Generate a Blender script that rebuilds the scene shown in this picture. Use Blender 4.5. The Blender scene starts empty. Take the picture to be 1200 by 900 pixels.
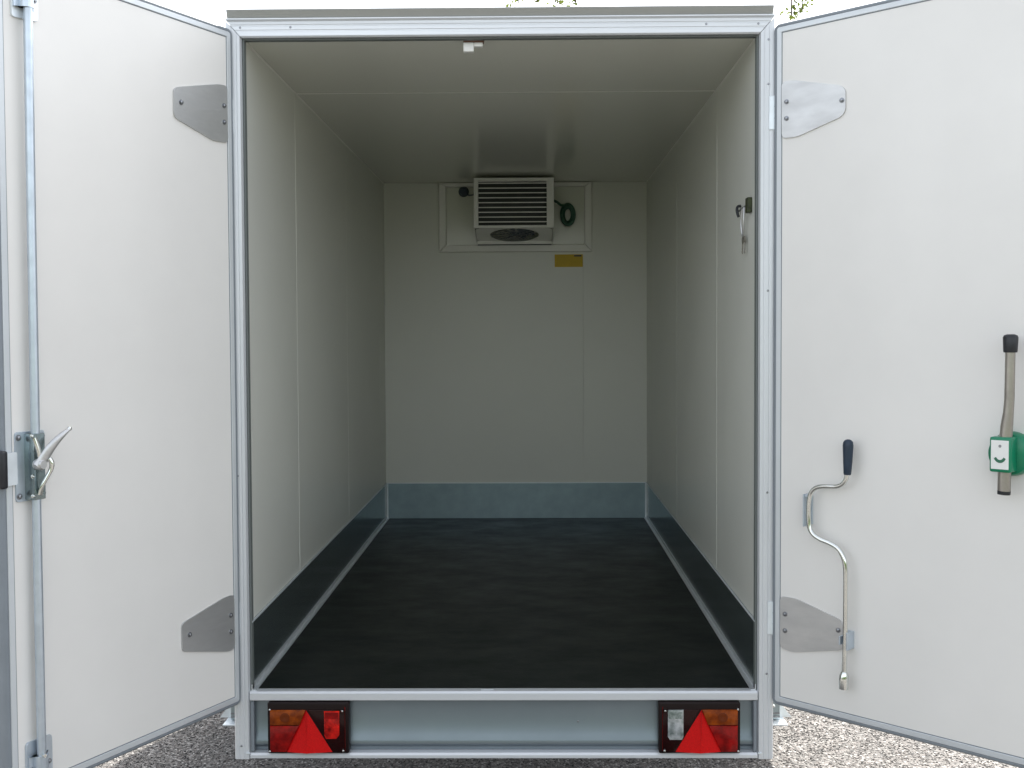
import bpy, bmesh, math, random
import numpy as np
from mathutils import Vector, Matrix

random.seed(4)
sc = bpy.context.scene
COL = sc.collection
R = math.radians

# ------------------------------------------------------------------ camera
cam_d = bpy.data.cameras.new('camera')
cam = bpy.data.objects.new('camera', cam_d)
COL.objects.link(cam)
pitch, yaw, roll = 0.03551, -0.012, -0.00476
fw = Vector((math.sin(yaw)*math.cos(pitch), math.cos(yaw)*math.cos(pitch), -math.sin(pitch)))
rt = Vector((math.cos(yaw), -math.sin(yaw), 0))
up = rt.cross(fw)
r_ = rt*math.cos(roll) + up*math.sin(roll)
u_ = -rt*math.sin(roll) + up*math.cos(roll)
M = Matrix((r_, u_, -fw)).transposed().to_4x4()
M.translation = Vector((0.08156, -3.07522, 0.98326))
cam.matrix_world = M
cam_d.sensor_width = 36
cam_d.lens = 1323.75/1200*36
cam_d.shift_x = -0.0055
cam_d.shift_y = -0.0088
cam_d.clip_start = 0.05
cam_d.clip_end = 2000
sc.camera = cam

# ------------------------------------------------------------------ light
SUN = Vector((0.295, 0.80, 1.0)).normalized()          # direction towards the sun: behind the trailer, a little right
elev = math.asin(SUN.z)
azim = math.atan2(SUN.x, SUN.y)                        # clockwise from +Y
w = bpy.data.worlds.new('World')
sc.world = w
w.use_nodes = True
nt = w.node_tree
sky = nt.nodes.new('ShaderNodeTexSky')
sky.sky_type = 'NISHITA'
sky.sun_disc = False
sky.sun_elevation = elev
sky.sun_rotation = azim
sky.air_density = 1.0
sky.dust_density = 2.5
sky.ozone_density = 1.0
bg = nt.nodes['Background']
bg.inputs['Strength'].default_value = 0.15
hz = nt.nodes.new('ShaderNodeHueSaturation')            # thin white haze takes most of the blue out
hz.inputs['Saturation'].default_value = 0.30
nt.links.new(sky.outputs[0], hz.inputs['Color'])
nt.links.new(hz.outputs[0], bg.inputs['Color'])
sd = bpy.data.lights.new('sun', 'SUN')
sd.energy = 3.8
sd.angle = R(0.5)
sd.color = (1.0, 0.96, 0.9)
sun = bpy.data.objects.new('sun', sd)
COL.objects.link(sun)
sun.rotation_euler = SUN.to_track_quat('Z', 'Y').to_euler()
sc.view_settings.view_transform = 'Standard'
sc.view_settings.look = 'None'
sc.view_settings.exposure = 1.73
sc.view_settings.gamma = 1
sc.view_settings.use_curve_mapping = False
sc.cycles.max_bounces = 12
sc.cycles.diffuse_bounces = 8
sc.cycles.glossy_bounces = 6

# ------------------------------------------------------------------ materials
def mat(name, color, rough=0.5, metal=0.0, var=0.0, vscale=5, bump=0.0, bscale=60, stretch=(1, 1, 1), spec=0.5,
        rvar=0.0, coat=0.0, color2=None, trans=0.0, ior=1.45):
    m = bpy.data.materials.new(name)
    m.use_nodes = True
    t = m.node_tree
    b = t.nodes['Principled BSDF']
    b.inputs['Base Color'].default_value = (*color, 1)
    b.inputs['Roughness'].default_value = rough
    b.inputs['Metallic'].default_value = metal
    b.inputs['Specular IOR Level'].default_value = spec
    b.inputs['Coat Weight'].default_value = coat
    b.inputs['Transmission Weight'].default_value = trans
    b.inputs['IOR'].default_value = ior
    tc = t.nodes.new('ShaderNodeTexCoord')
    mp = t.nodes.new('ShaderNodeMapping')
    mp.inputs['Scale'].default_value = stretch
    t.links.new(tc.outputs['Object'], mp.inputs['Vector'])
    if var or color2:
        n = t.nodes.new('ShaderNodeTexNoise')
        n.inputs['Scale'].default_value = vscale
        n.inputs['Detail'].default_value = 7
        n.inputs['Roughness'].default_value = 0.6
        t.links.new(mp.outputs[0], n.inputs['Vector'])
        cr = t.nodes.new('ShaderNodeValToRGB')
        cr.color_ramp.elements[0].position = 0.32
        cr.color_ramp.elements[1].position = 0.68
        c2 = color2 or tuple(c*(1-var) for c in color)
        cr.color_ramp.elements[0].color = (*c2, 1)
        cr.color_ramp.elements[1].color = (*color, 1)
        t.links.new(n.outputs['Fac'], cr.inputs[0])
        t.links.new(cr.outputs[0], b.inputs['Base Color'])
        if rvar:
            mr = t.nodes.new('ShaderNodeMapRange')
            mr.inputs['From Min'].default_value = 0.3
            mr.inputs['From Max'].default_value = 0.7
            mr.inputs['To Min'].default_value = rough+rvar
            mr.inputs['To Max'].default_value = rough-rvar
            t.links.new(n.outputs['Fac'], mr.inputs[0])
            t.links.new(mr.outputs[0], b.inputs['Roughness'])
    if bump:
        n2 = t.nodes.new('ShaderNodeTexNoise')
        n2.inputs['Scale'].default_value = bscale
        n2.inputs['Detail'].default_value = 5
        t.links.new(mp.outputs[0], n2.inputs['Vector'])
        bp = t.nodes.new('ShaderNodeBump')
        bp.inputs['Strength'].default_value = bump
        bp.inputs['Distance'].default_value = 0.002
        t.links.new(n2.outputs['Fac'], bp.inputs['Height'])
        t.links.new(bp.outputs[0], b.inputs['Normal'])
    return m

MT = {
 'panel': mat('panel_white', (0.80, 0.782, 0.75), 0.36, var=0.07, vscale=1.7, bump=0.12, bscale=9, rvar=0.08),
 'wall': mat('wall_white', (0.72, 0.725, 0.665), 0.33, var=0.05, vscale=1.3),
 'ceil': mat('ceiling_white', (0.66, 0.665, 0.59), 0.17, var=0.03, vscale=.7),
 'joint': mat('joint_white', (0.73, 0.735, 0.675), 0.45),
 'gap': mat('joint_shadow', (0.30, 0.30, 0.26), 0.7),
 'alu': mat('anodised_aluminium', (0.72, 0.75, 0.77), 0.34, 0.6, var=0.08, vscale=6, bump=0.08, bscale=90, stretch=(1, 1, 1), rvar=0.06),
 'alu_grey': mat('door_edge_profile', (0.64, 0.67, 0.69), 0.42, 0.3, var=0.08, vscale=5),
 'rubber_grey': mat('grey_rubber_seal', (0.22, 0.245, 0.27), 0.55, var=0.12, vscale=12),
 'rubber': mat('dark_rubber_seal', (0.13, 0.145, 0.14), 0.6),
 'galv': mat('galvanised_steel', (0.40, 0.47, 0.50), 0.36, 0.85, var=0.22, vscale=26, bump=0.02, bscale=40, rvar=0.05),
 'galv_dark': mat('galvanised_kick_plate', (0.27, 0.33, 0.34), 0.17, 0.85, var=0.12, vscale=30, bump=0.02, bscale=30, rvar=0.06),
 'skirt_back': mat('kick_plate_zinc', (0.275, 0.36, 0.395), 0.4, 0.6, var=0.14, vscale=12, rvar=0.05),
 'rail': mat('roof_rail_grey', (0.36, 0.365, 0.345), 0.45, 0.3, var=.1, vscale=8, stretch=(.1, 1, 1)),
 'zinc': mat('zinc_plated', (0.58, 0.65, 0.72), 0.36, 0.7, var=0.14, vscale=22, rvar=0.05),
 'galv_white': mat('bright_zinc_bracket', (0.78, 0.83, 0.86), 0.35, 0.35, var=0.1, vscale=20),
 'steel': mat('hinge_steel', (0.62, 0.622, 0.62), 0.40, 0.75, var=0.16, vscale=14, bump=0.10, bscale=90, rvar=0.06, stretch=(.5, 1, 1.6)),
 'bolt': mat('bolt_steel', (0.32, 0.33, 0.35), 0.3, 0.9, var=0.2, vscale=60),
 'chrome': mat('zinc_bright', (0.75, 0.77, 0.74), 0.14, 1.0, var=0.1, vscale=25),
 'lever_steel': mat('lever_steel', (0.42, 0.39, 0.35), 0.36, 0.85, var=0.3, vscale=16, rvar=0.08),
 'black': mat('black_plastic', (0.018, 0.02, 0.024), 0.38, var=0.3, vscale=20),
 'navy': mat('navy_rubber_grip', (0.02, 0.038, 0.065), 0.42, var=0.25, vscale=30),
 'green': mat('green_plastic', (0.006, 0.21, 0.105), 0.28, var=0.2, vscale=12),
 'green_dark': mat('green_print', (0.03, 0.14, 0.08), 0.5),
 'white_plastic': mat('white_plastic', (0.78, 0.78, 0.75), 0.35),
 'brown': mat('brown_plastic', (0.16, 0.08, 0.055), 0.5),
 'paint': mat('outer_skin', (0.78, 0.78, 0.77), 0.3, var=0.03, vscale=2),
 'tyre': mat('tyre_rubber', (0.02, 0.02, 0.02), 0.75, bump=0.2, bscale=80),
 'lamp_box': mat('lamp_housing', (0.012, 0.006, 0.006), 0.4, spec=.2),
 'lens_red': mat('red_lens', (0.34, 0.005, 0.004), 0.14, spec=.35, color2=(.11,.001,.001), vscale=34),
 'lens_dark': mat('deep_red_lens', (0.018, 0.001, 0.001), 0.12, spec=.3, var=0.5, vscale=22),
 'lens_amber': mat('amber_lens', (0.34, 0.065, 0.004), 0.14, spec=.35, color2=(0.10, 0.014, 0.002), vscale=30),
 'lens_fog': mat('fog_lens', (0.85, 0.02, 0.012), 0.14, spec=.3, color2=(0.12, 0.002, 0.002), vscale=40),
 'amber_dark': mat('bulb_cup_amber', (0.13, 0.024, 0.004), 0.2, spec=.3),
 'clear_dark': mat('clear_lens_top', (0.34, 0.37, 0.35), 0.15, color2=(0.05, 0.08, 0.06), vscale=90),
 'lens_clear': mat('clear_lens', (0.62, 0.64, 0.66), 0.12, 0.3, coat=0.3, color2=(0.14, 0.17, 0.16), vscale=36),
 'reflector': mat('red_reflector', (0.62, 0.004, 0.005), 0.32, spec=.18, color2=(.46,.002,.003), vscale=300),
 'yellow': mat('yellow_sticker', (0.62, 0.42, 0.01), 0.5, var=0.12, vscale=14),
 'unit': mat('unit_casing', (0.86, 0.85, 0.81), 0.4, var=0.05, vscale=5),
 'cable': mat('green_cord', (0.045, 0.13, 0.085), 0.4, var=0.3, vscale=30),
 'blue_grey': mat('blue_grey_plastic', (0.05, 0.075, 0.10), 0.5, var=0.2, vscale=20),
 'bark': mat('tree_bark', (0.12, 0.09, 0.065), 0.9, var=0.5, vscale=6, bump=0.6, bscale=20),
 'tag': mat('olive_tag', (0.06, 0.075, 0.025), 0.5, color2=(0.012, 0.015, 0.01), vscale=70),
}

def striped_alu(name, axis):
    """aluminium extrusion, faint brushed grain along its length"""
    m = mat(name, (0.68, 0.70, 0.72), 0.42, 0.35, var=0.07, vscale=40,
            stretch=(0.02, 1, 1) if axis == 'x' else (1, 1, 0.02), rvar=0.08)
    return m
MT['alu_x'] = striped_alu('aluminium_extrusion_across', 'x')
MT['alu_z'] = striped_alu('aluminium_extrusion_upright', 'z')

def floor_mat():
    m = bpy.data.materials.new('phenolic_floor')
    m.use_nodes = True
    t = m.node_tree; b = t.nodes['Principled BSDF']; N = t.nodes.new; Lk = t.links.new
    tc = N('ShaderNodeTexCoord')
    n = N('ShaderNodeTexNoise'); n.inputs['Scale'].default_value = 3.0; n.inputs['Detail'].default_value = 8
    Lk(tc.outputs['Object'], n.inputs['Vector'])
    mp = N('ShaderNodeMapping'); mp.inputs['Scale'].default_value = (1.6, 2.6, 1)
    Lk(tc.outputs['Object'], mp.inputs['Vector'])
    n2 = N('ShaderNodeTexNoise'); n2.inputs['Scale'].default_value = 2.6; n2.inputs['Detail'].default_value = 9; n2.inputs['Roughness'].default_value = 0.7
    Lk(mp.outputs[0], n2.inputs['Vector'])
    cr = N('ShaderNodeValToRGB')
    cr.color_ramp.elements[0].position = 0.40; cr.color_ramp.elements[0].color = (0.007, 0.009, 0.0085, 1)
    cr.color_ramp.elements[1].position = 0.85; cr.color_ramp.elements[1].color = (0.040, 0.047, 0.043, 1)
    e = cr.color_ramp.elements.new(0.62); e.color = (0.009, 0.012, 0.011, 1)
    mx = N('ShaderNodeMath'); mx.operation = 'MULTIPLY_ADD'; mx.inputs[1].default_value = 0.5
    Lk(n.outputs['Fac'], mx.inputs[0])
    ml = N('ShaderNodeMath'); ml.operation = 'MULTIPLY'; ml.inputs[1].default_value = 0.55
    Lk(n2.outputs['Fac'], ml.inputs[0]); Lk(ml.outputs[0], mx.inputs[2])
    Lk(mx.outputs[0], cr.inputs[0])
    mp3 = N('ShaderNodeMapping'); mp3.inputs['Scale'].default_value = (3, 60, 1); mp3.inputs['Rotation'].default_value = (0, 0, .12)
    Lk(tc.outputs['Object'], mp3.inputs['Vector'])
    n3 = N('ShaderNodeTexNoise'); n3.inputs['Scale'].default_value = 2.2; n3.inputs['Detail'].default_value = 4
    Lk(mp3.outputs[0], n3.inputs['Vector'])
    m3 = N('ShaderNodeMapRange'); m3.inputs['From Min'].default_value = .66; m3.inputs['From Max'].default_value = .78; m3.inputs['To Max'].default_value = .6
    Lk(n3.outputs['Fac'], m3.inputs[0])
    mk = N('ShaderNodeMath'); mk.operation = 'MULTIPLY'; Lk(m3.outputs[0], mk.inputs[0]); Lk(n.outputs['Fac'], mk.inputs[1])
    mc = N('ShaderNodeMix'); mc.data_type = 'RGBA'; mc.inputs['B'].default_value = (.09, .095, .09, 1)
    Lk(mk.outputs[0], mc.inputs['Factor']); Lk(cr.outputs[0], mc.inputs['A']); Lk(mc.outputs['Result'], b.inputs['Base Color'])
    mr = N('ShaderNodeMapRange'); mr.inputs['From Min'].default_value = .35; mr.inputs['From Max'].default_value = .7
    mr.inputs['To Min'].default_value = .30; mr.inputs['To Max'].default_value = .46
    Lk(n2.outputs['Fac'], mr.inputs[0]); Lk(mr.outputs[0], b.inputs['Roughness'])
    v = N('ShaderNodeTexVoronoi'); v.inputs['Scale'].default_value = 260
    Lk(tc.outputs['Object'], v.inputs['Vector'])
    bp = N('ShaderNodeBump'); bp.inputs['Strength'].default_value = .25; bp.inputs['Distance'].default_value = .001
    Lk(v.outputs['Distance'], bp.inputs['Height']); Lk(bp.outputs[0], b.inputs['Normal'])
    b.inputs['Specular IOR Level'].default_value = 0.11
    return m
MT['floor'] = floor_mat()

STONE = [(0.0, (.02, .019, .019)), (.15, (.05, .048, .045)), (.30, (.12, .112, .104)), (.45, (.19, .178, .165)),
         (.62, (.165, .145, .135)), (.75, (.27, .255, .24)), (.88, (.38, .365, .345)), (.96, (.15, .13, .12))]
def ramp_stones(cr):
    cr.color_ramp.interpolation = 'CONSTANT'
    els = cr.color_ramp.elements
    els[0].position = 0; els[0].color = (*STONE[0][1], 1)
    els[1].position = STONE[1][0]; els[1].color = (*STONE[1][1], 1)
    for p, c in STONE[2:]:
        e = els.new(p); e.color = (*c, 1)

def ground_mat():
    m = bpy.data.materials.new('exposed_aggregate')
    m.use_nodes = True
    t = m.node_tree; b = t.nodes['Principled BSDF']; N = t.nodes.new; Lk = t.links.new
    tc = N('ShaderNodeTexCoord')
    v = N('ShaderNodeTexVoronoi'); v.inputs['Scale'].default_value = 105
    Lk(tc.outputs['Object'], v.inputs['Vector'])
    sp = N('ShaderNodeSeparateColor'); Lk(v.outputs['Color'], sp.inputs[0])
    cr = N('ShaderNodeValToRGB'); ramp_stones(cr)
    Lk(sp.outputs[0], cr.inputs[0])
    n = N('ShaderNodeTexNoise'); n.inputs['Scale'].default_value = 1.3; n.inputs['Detail'].default_value = 6
    Lk(tc.outputs['Object'], n.inputs['Vector'])
    mr = N('ShaderNodeMapRange'); mr.inputs['From Min'].default_value = .3; mr.inputs['From Max'].default_value = .7
    mr.inputs['To Min'].default_value = .82; mr.inputs['To Max'].default_value = 1.08
    Lk(n.outputs['Fac'], mr.inputs[0])
    hs = N('ShaderNodeHueSaturation'); Lk(cr.outputs[0], hs.inputs['Color']); Lk(mr.outputs[0], hs.inputs['Value'])
    d = N('ShaderNodeMapRange'); d.inputs['From Min'].default_value = .35; d.inputs['From Max'].default_value = .62
    d.inputs['To Min'].default_value = 0; d.inputs['To Max'].default_value = .65
    Lk(v.outputs['Distance'], d.inputs[0])
    mxc = N('ShaderNodeMix'); mxc.data_type = 'RGBA'
    Lk(d.outputs[0], mxc.inputs['Factor']); Lk(hs.outputs[0], mxc.inputs['A']); mxc.inputs['B'].default_value = (.07, .066, .06, 1)
    Lk(mxc.outputs['Result'], b.inputs['Base Color'])
    b.inputs['Roughness'].default_value = .85
    bp = N('ShaderNodeBump'); bp.invert = True; bp.inputs['Strength'].default_value = .8; bp.inputs['Distance'].default_value = .005
    Lk(v.outputs['Distance'], bp.inputs['Height']); Lk(bp.outputs[0], b.inputs['Normal'])
    return m
def stone_mat():
    m = bpy.data.materials.new('loose_stone')
    m.use_nodes = True
    t = m.node_tree; b = t.nodes['Principled BSDF']; N = t.nodes.new
    g = N('ShaderNodeNewGeometry'); cr = N('ShaderNodeValToRGB'); ramp_stones(cr)
    t.links.new(g.outputs['Random Per Island'], cr.inputs[0]); t.links.new(cr.outputs[0], b.inputs['Base Color'])
    b.inputs['Roughness'].default_value = .8
    return m
def leaf_mat():
    m = bpy.data.materials.new('leaf')
    m.use_nodes = True
    t = m.node_tree; b = t.nodes['Principled BSDF']; N = t.nodes.new
    g = N('ShaderNodeNewGeometry'); cr = N('ShaderNodeValToRGB')
    cr.color_ramp.elements[0].color = (.035, .06, .012, 1); cr.color_ramp.elements[1].color = (.10, .13, .03, 1)
    t.links.new(g.outputs['Random Per Island'], cr.inputs[0]); t.links.new(cr.outputs[0], b.inputs['Base Color'])
    b.inputs['Roughness'].default_value = .5
    tr = N('ShaderNodeBsdfTranslucent'); tr.inputs['Color'].default_value = (.16, .2, .03, 1)
    ad = N('ShaderNodeMixShader'); ad.inputs[0].default_value = .35
    t.links.new(b.outputs[0], ad.inputs[1]); t.links.new(tr.outputs[0], ad.inputs[2])
    t.links.new(ad.outputs[0], t.nodes['Material Output'].inputs['Surface'])
    return m
MT['ground'] = ground_mat(); MT['stone'] = stone_mat(); MT['leaf'] = leaf_mat()

# ------------------------------------------------------------------ mesh helpers
def new(): return bmesh.new()
def box(bm, x0, x1, y0, y1, z0, z1, bev=0.0, seg=2):
    vs = [bm.verts.new((x, y, z)) for x in (x0, x1) for y in (y0, y1) for z in (z0, z1)]
    idx = [(0, 1, 3, 2), (4, 6, 7, 5), (0, 4, 5, 1), (2, 3, 7, 6), (0, 2, 6, 4), (1, 5, 7, 3)]
    fs = [bm.faces.new([vs[i] for i in f]) for f in idx]
    if bev:
        es = list({e for f in fs for e in f.edges})
        bmesh.ops.bevel(bm, geom=es, offset=bev, segments=seg, profile=0.5, affect='EDGES')
    return bm
def prism(bm, pts, axis, a0, a1, bev=0.0, seg=2):
    """outline pts (2D) extruded along axis: 'x': (y,z)  'y': (x,z)  'z': (x,y)"""
    def P(p, a):
        return {'x': (a, p[0], p[1]), 'y': (p[0], a, p[1]), 'z': (p[0], p[1], a)}[axis]
    A = [bm.verts.new(P(p, a0)) for p in pts]; B = [bm.verts.new(P(p, a1)) for p in pts]
    n = len(pts)
    fs = [bm.faces.new(A), bm.faces.new(B[::-1])]
    for i in range(n): fs.append(bm.faces.new((A[i], A[(i+1) % n], B[(i+1) % n], B[i])))
    if bev:
        es = list({e for f in fs[:2] for e in f.edges})
        bmesh.ops.bevel(bm, geom=es, offset=bev, segments=seg, profile=0.5, affect='EDGES')
    return bm
def tube(bm, pts, rad, n=12, cap=True):
    """swept round bar; rad a number or one per point"""
    pts = [Vector(p) for p in pts]
    rads = rad if isinstance(rad, (list, tuple)) else [rad]*len(pts)
    rings = []; ref = None
    for i, p in enumerate(pts):
        t = (pts[min(i+1, len(pts)-1)] - pts[max(i-1, 0)]).normalized()
        if ref is None:
            ref = Vector((0, 1, 0)) if abs(t.y) < .9 else Vector((1, 0, 0))
        a = (ref - t*ref.dot(t)).normalized(); b = t.cross(a); ref = a
        rings.append([bm.verts.new(p + (a*math.cos(k*2*math.pi/n) + b*math.sin(k*2*math.pi/n))*rads[i]) for k in range(n)])
    for r0, r1 in zip(rings, rings[1:]):
        for k in range(n): bm.faces.new((r0[k], r0[(k+1) % n], r1[(k+1) % n], r1[k]))
    if cap:
        bm.faces.new(rings[0][::-1]); bm.faces.new(rings[-1])
    return bm
def smooth_path(pts, k=6):
    out = []
    P = [Vector(p) for p in pts]
    for i in range(len(P)-1):
        p0, p1, p2, p3 = P[max(i-1, 0)], P[i], P[i+1], P[min(i+2, len(P)-1)]
        for j in range(k):
            t = j/k
            out.append(.5*((2*p1)+(p2-p0)*t+(2*p0-5*p1+4*p2-p3)*t*t+(3*p1-p0-3*p2+p3)*t**3))
    out.append(P[-1]); return out
def lathe(bm, prof, axis='y', n=20, c=(0, 0, 0)):
    """prof: (radius, height) pairs round an axis through c"""
    rings = []
    for r, h in prof:
        ring = []
        for k in range(n):
            a = 2*math.pi*k/n; x, y = r*math.cos(a), r*math.sin(a)
            v = {'y': (x, h, y), 'z': (x, y, h), 'x': (h, x, y)}[axis]
            ring.append(bm.verts.new((v[0]+c[0], v[1]+c[1], v[2]+c[2])))
        rings.append(ring)
    for a, b in zip(rings, rings[1:]):
        for k in range(n): bm.faces.new((a[k], a[(k+1) % n], b[(k+1) % n], b[k]))
    bm.faces.new(rings[0][::-1]); bm.faces.new(rings[-1])
    return bm

ORG = {}                     # world (or door-local) origin of every object
def obj(name, bm, m, parent=None, origin=(0, 0, 0), smooth=None):
    o_ = Vector(origin)
    bmesh.ops.remove_doubles(bm, verts=bm.verts, dist=1e-6)
    bmesh.ops.recalc_face_normals(bm, faces=bm.faces)
    if o_.length: bmesh.ops.translate(bm, verts=bm.verts, vec=-o_)
    me = bpy.data.meshes.new(name); bm.to_mesh(me); bm.free()
    me.materials.append(MT[m])
    o = bpy.data.objects.new(name, me); COL.objects.link(o)
    if smooth is not None:
        me.polygons.foreach_set('use_smooth', [True]*len(me.polygons))
        me.set_sharp_from_angle(angle=R(smooth))
    ORG[o.name] = o_
    if parent is not None:
        o.parent = parent; o.location = o_ - ORG.get(parent.name, Vector())
    else:
        o.location = o_
    return o
def copy_to(src, loc, parent, rot=None):
    """copy of a one-mesh part at a new place (coordinates of the parent's space)"""
    o = src.copy(); COL.objects.link(o); o.parent = parent
    ORG[o.name] = Vector(loc); o.location = Vector(loc) - ORG.get(parent.name, Vector())
    if rot: o.rotation_euler = rot
    return o
def empty(name, loc, label, cat, group=None):
    o = bpy.data.objects.new(name, None); COL.objects.link(o); o.location = loc
    o.empty_display_size = .1
    ORG[o.name] = Vector(loc); o['label'] = label; o['category'] = cat
    if group: o['group'] = group
    return o
def tag(o, label, cat, group=None):
    o['label'] = label; o['category'] = cat
    if group: o['group'] = group
    return o

# ------------------------------------------------------------------ the setting: ground
GZ = -0.60
bm = new()
vs = [bm.verts.new(p) for p in ((-300, -300, GZ), (300, -300, GZ), (300, 300, GZ), (-300, 300, GZ))]
bm.faces.new(vs)
ground = obj('ground', bm, 'ground'); ground['kind'] = 'structure'

rng = np.random.default_rng(7)
def stones(n, x0, x1, y0, y1):
    c = np.stack([rng.uniform(x0, x1, n), rng.uniform(y0, y1, n), np.full(n, GZ+.0005)], 1)
    return c
cs = np.concatenate([stones(26000, -2.3, -.7, .1, 2.3), stones(30000, .7, 2.7, .1, 2.3), stones(12000, -.7, .7, .3, 1.7)])
n = len(cs)
base = np.array([(1, 0, 0), (0, 1, 0), (-1, 0, 0), (0, -1, 0), (0, 0, 1), (0, 0, -1)], float)
s = rng.uniform(.0024, .0058, (n, 1, 1))*np.array([1, 1, .62])*rng.uniform(.75, 1.25, (n, 6, 1))
ang = rng.uniform(0, 6.28, n); tilt = rng.uniform(-.5, .5, n)
V = base[None]*s
ca, sa, ct, st = np.cos(ang)[:, None], np.sin(ang)[:, None], np.cos(tilt)[:, None], np.sin(tilt)[:, None]
x, y, z = V[..., 0], V[..., 1], V[..., 2]
x, z = x*ct - z*st, x*st + z*ct
V = np.stack([x*ca - y*sa, x*sa + y*ca, z], -1) + cs[:, None]
F0 = np.array([(0, 1, 4), (1, 2, 4), (2, 3, 4), (3, 0, 4), (1, 0, 5), (2, 1, 5), (3, 2, 5), (0, 3, 5)])
F = (F0[None] + (np.arange(n)*6)[:, None, None]).reshape(-1)
me = bpy.data.meshes.new('gravel')
me.vertices.add(n*6); me.vertices.foreach_set('co', V.reshape(-1))
me.loops.add(len(F)); me.loops.foreach_set('vertex_index', F.astype(np.int32))
me.polygons.add(n*8); me.polygons.foreach_set('loop_start', (np.arange(n*8)*3).astype(np.int32))
me.update(calc_edges=True)
me.materials.append(MT['stone'])
gr = bpy.data.objects.new('gravel', me); COL.objects.link(gr)
gr['kind'] = 'stuff'; gr['label'] = 'loose pale and dark grit on the ground around the trailer'; gr['category'] = 'gravel'

# ------------------------------------------------------------------ the trailer box
W, H, L = 0.70, 1.791, 2.956
T = empty('box_trailer', (0, 1.5, GZ), 'white insulated box trailer seen from behind with both rear doors open', 'trailer')

# inner wall panels: real sheets with a recess at each joint
EDGE = [0.035, 0.700, 1.730, 2.745, L]
def panel_x(side, y0, y1):
    bm = new(); x0, x1 = side*W, side*(W+.02)
    box(bm, min(x0, x1), max(x0, x1), y0+.0012, y1-.0012, 0.17, H+.02, .0012, 1)
    return obj('wall_panel', bm, 'wall', T, (side*W, (y0+y1)/2, H/2))
for side in (-1, 1):
    for y0, y1 in zip(EDGE, EDGE[1:]):
        panel_x(side, y0, y1)
    for yj in EDGE[1:-1]:
        bm = new(); box(bm, min(side*W, side*(W-.0008)), max(side*W, side*(W-.0008)), yj-.005, yj+.005, .17, H-.002, .0003, 1)
        obj('joint_strip', bm, 'joint' if yj < 1 else 'wall', T, (side*W, yj, 1))
CEDGE = [0.035, 0.717, L]
for y0, y1 in zip(CEDGE, CEDGE[1:]):
    bm = new(); box(bm, -W-.001, W+.001, y0+.0012, y1-.0012, H, H+.02, .0012, 1)
    obj('ceiling_panel', bm, 'ceil', T, (0, (y0+y1)/2, H))
for yj in CEDGE[1:-1]:
    bm = new(); box(bm, -W+.002, W-.002, yj-.005, yj+.005, H-.0008, H, .0003, 1)
    obj('joint_strip', bm, 'wall', T, (0, yj, H))
for x0, x1 in ((-W, .362), (.362, W)):
    bm = new(); box(bm, x0+.0002, x1-.0002, L, L+.02, .17, H+.001, .0006, 1)
    obj('wall_panel', bm, 'wall', T, ((x0+x1)/2, L, H/2))
# fillet beads in the ceiling corners
for side in (-1, 1):
    bm = new(); prism(bm, [(side*W, H), (side*(W-.004), H), (side*W, H-.004)], 'y', .04, L-.001)
    obj('corner_bead', bm, 'joint', T, (side*W, 1.5, H))
# floor, kick plates, floor trims
bm = new(); box(bm, -W+.001, W-.001, .0175, L+.02, -.018, 0, 0)
floor_o = obj('floor', bm, 'floor', T, (0, 1.5, 0))
KH = .192
def kick(pts, axis, a0, a1, name='kick_plate', m='galv_dark', org=(0, 0, 0)):
    bm = new(); prism(bm, pts, axis, a0, a1); return obj(name, bm, m, T, org)
for side in (-1, 1):
    x = side*(W-.003)
    k = kick([(side*W, .001), (x, .001), (x, KH), (side*W, KH)], 'y', .02, L-.003, org=(side*W, 1.5, .1))
    bm = new(); box(bm, min(x, x-side*.0035), max(x, x-side*.0035), .02, L-.004, KH-.003, KH+.0015)
    obj('folded_edge', bm, 'galv_white', k, (x, 1.5, KH))
    bm = new(); prism(bm, [(x, .001), (side*(W-.017), .001), (side*(W-.017), .0035), (side*(W-.0055), .0045), (side*(W-.0055), .018), (x, .018)], 'y', .012, L-.006, .0006, 1)
    obj('floor_trim', bm, 'alu', T, (x, 1.5, 0))
kb = kick([(L, .001), (L-.003, .001), (L-.003, KH), (L, KH)], 'x', -W+.004, W-.004, org=(0, L, .1), m='skirt_back')
bm = new(); box(bm, -W+.005, W-.005, L-.0065, L-.003, KH-.003, KH+.0015); obj('folded_edge', bm, 'galv_white', kb, (0, L, KH))
for s_ in (-1, 1):
    bm = new(); box(bm, s_*(W-.008)-.004, s_*(W-.008)+.004, L-.008, L-.0032, .004, KH-.004); obj('folded_edge', bm, 'galv_white', kb, (s_*(W-.008), L, .1))
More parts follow.
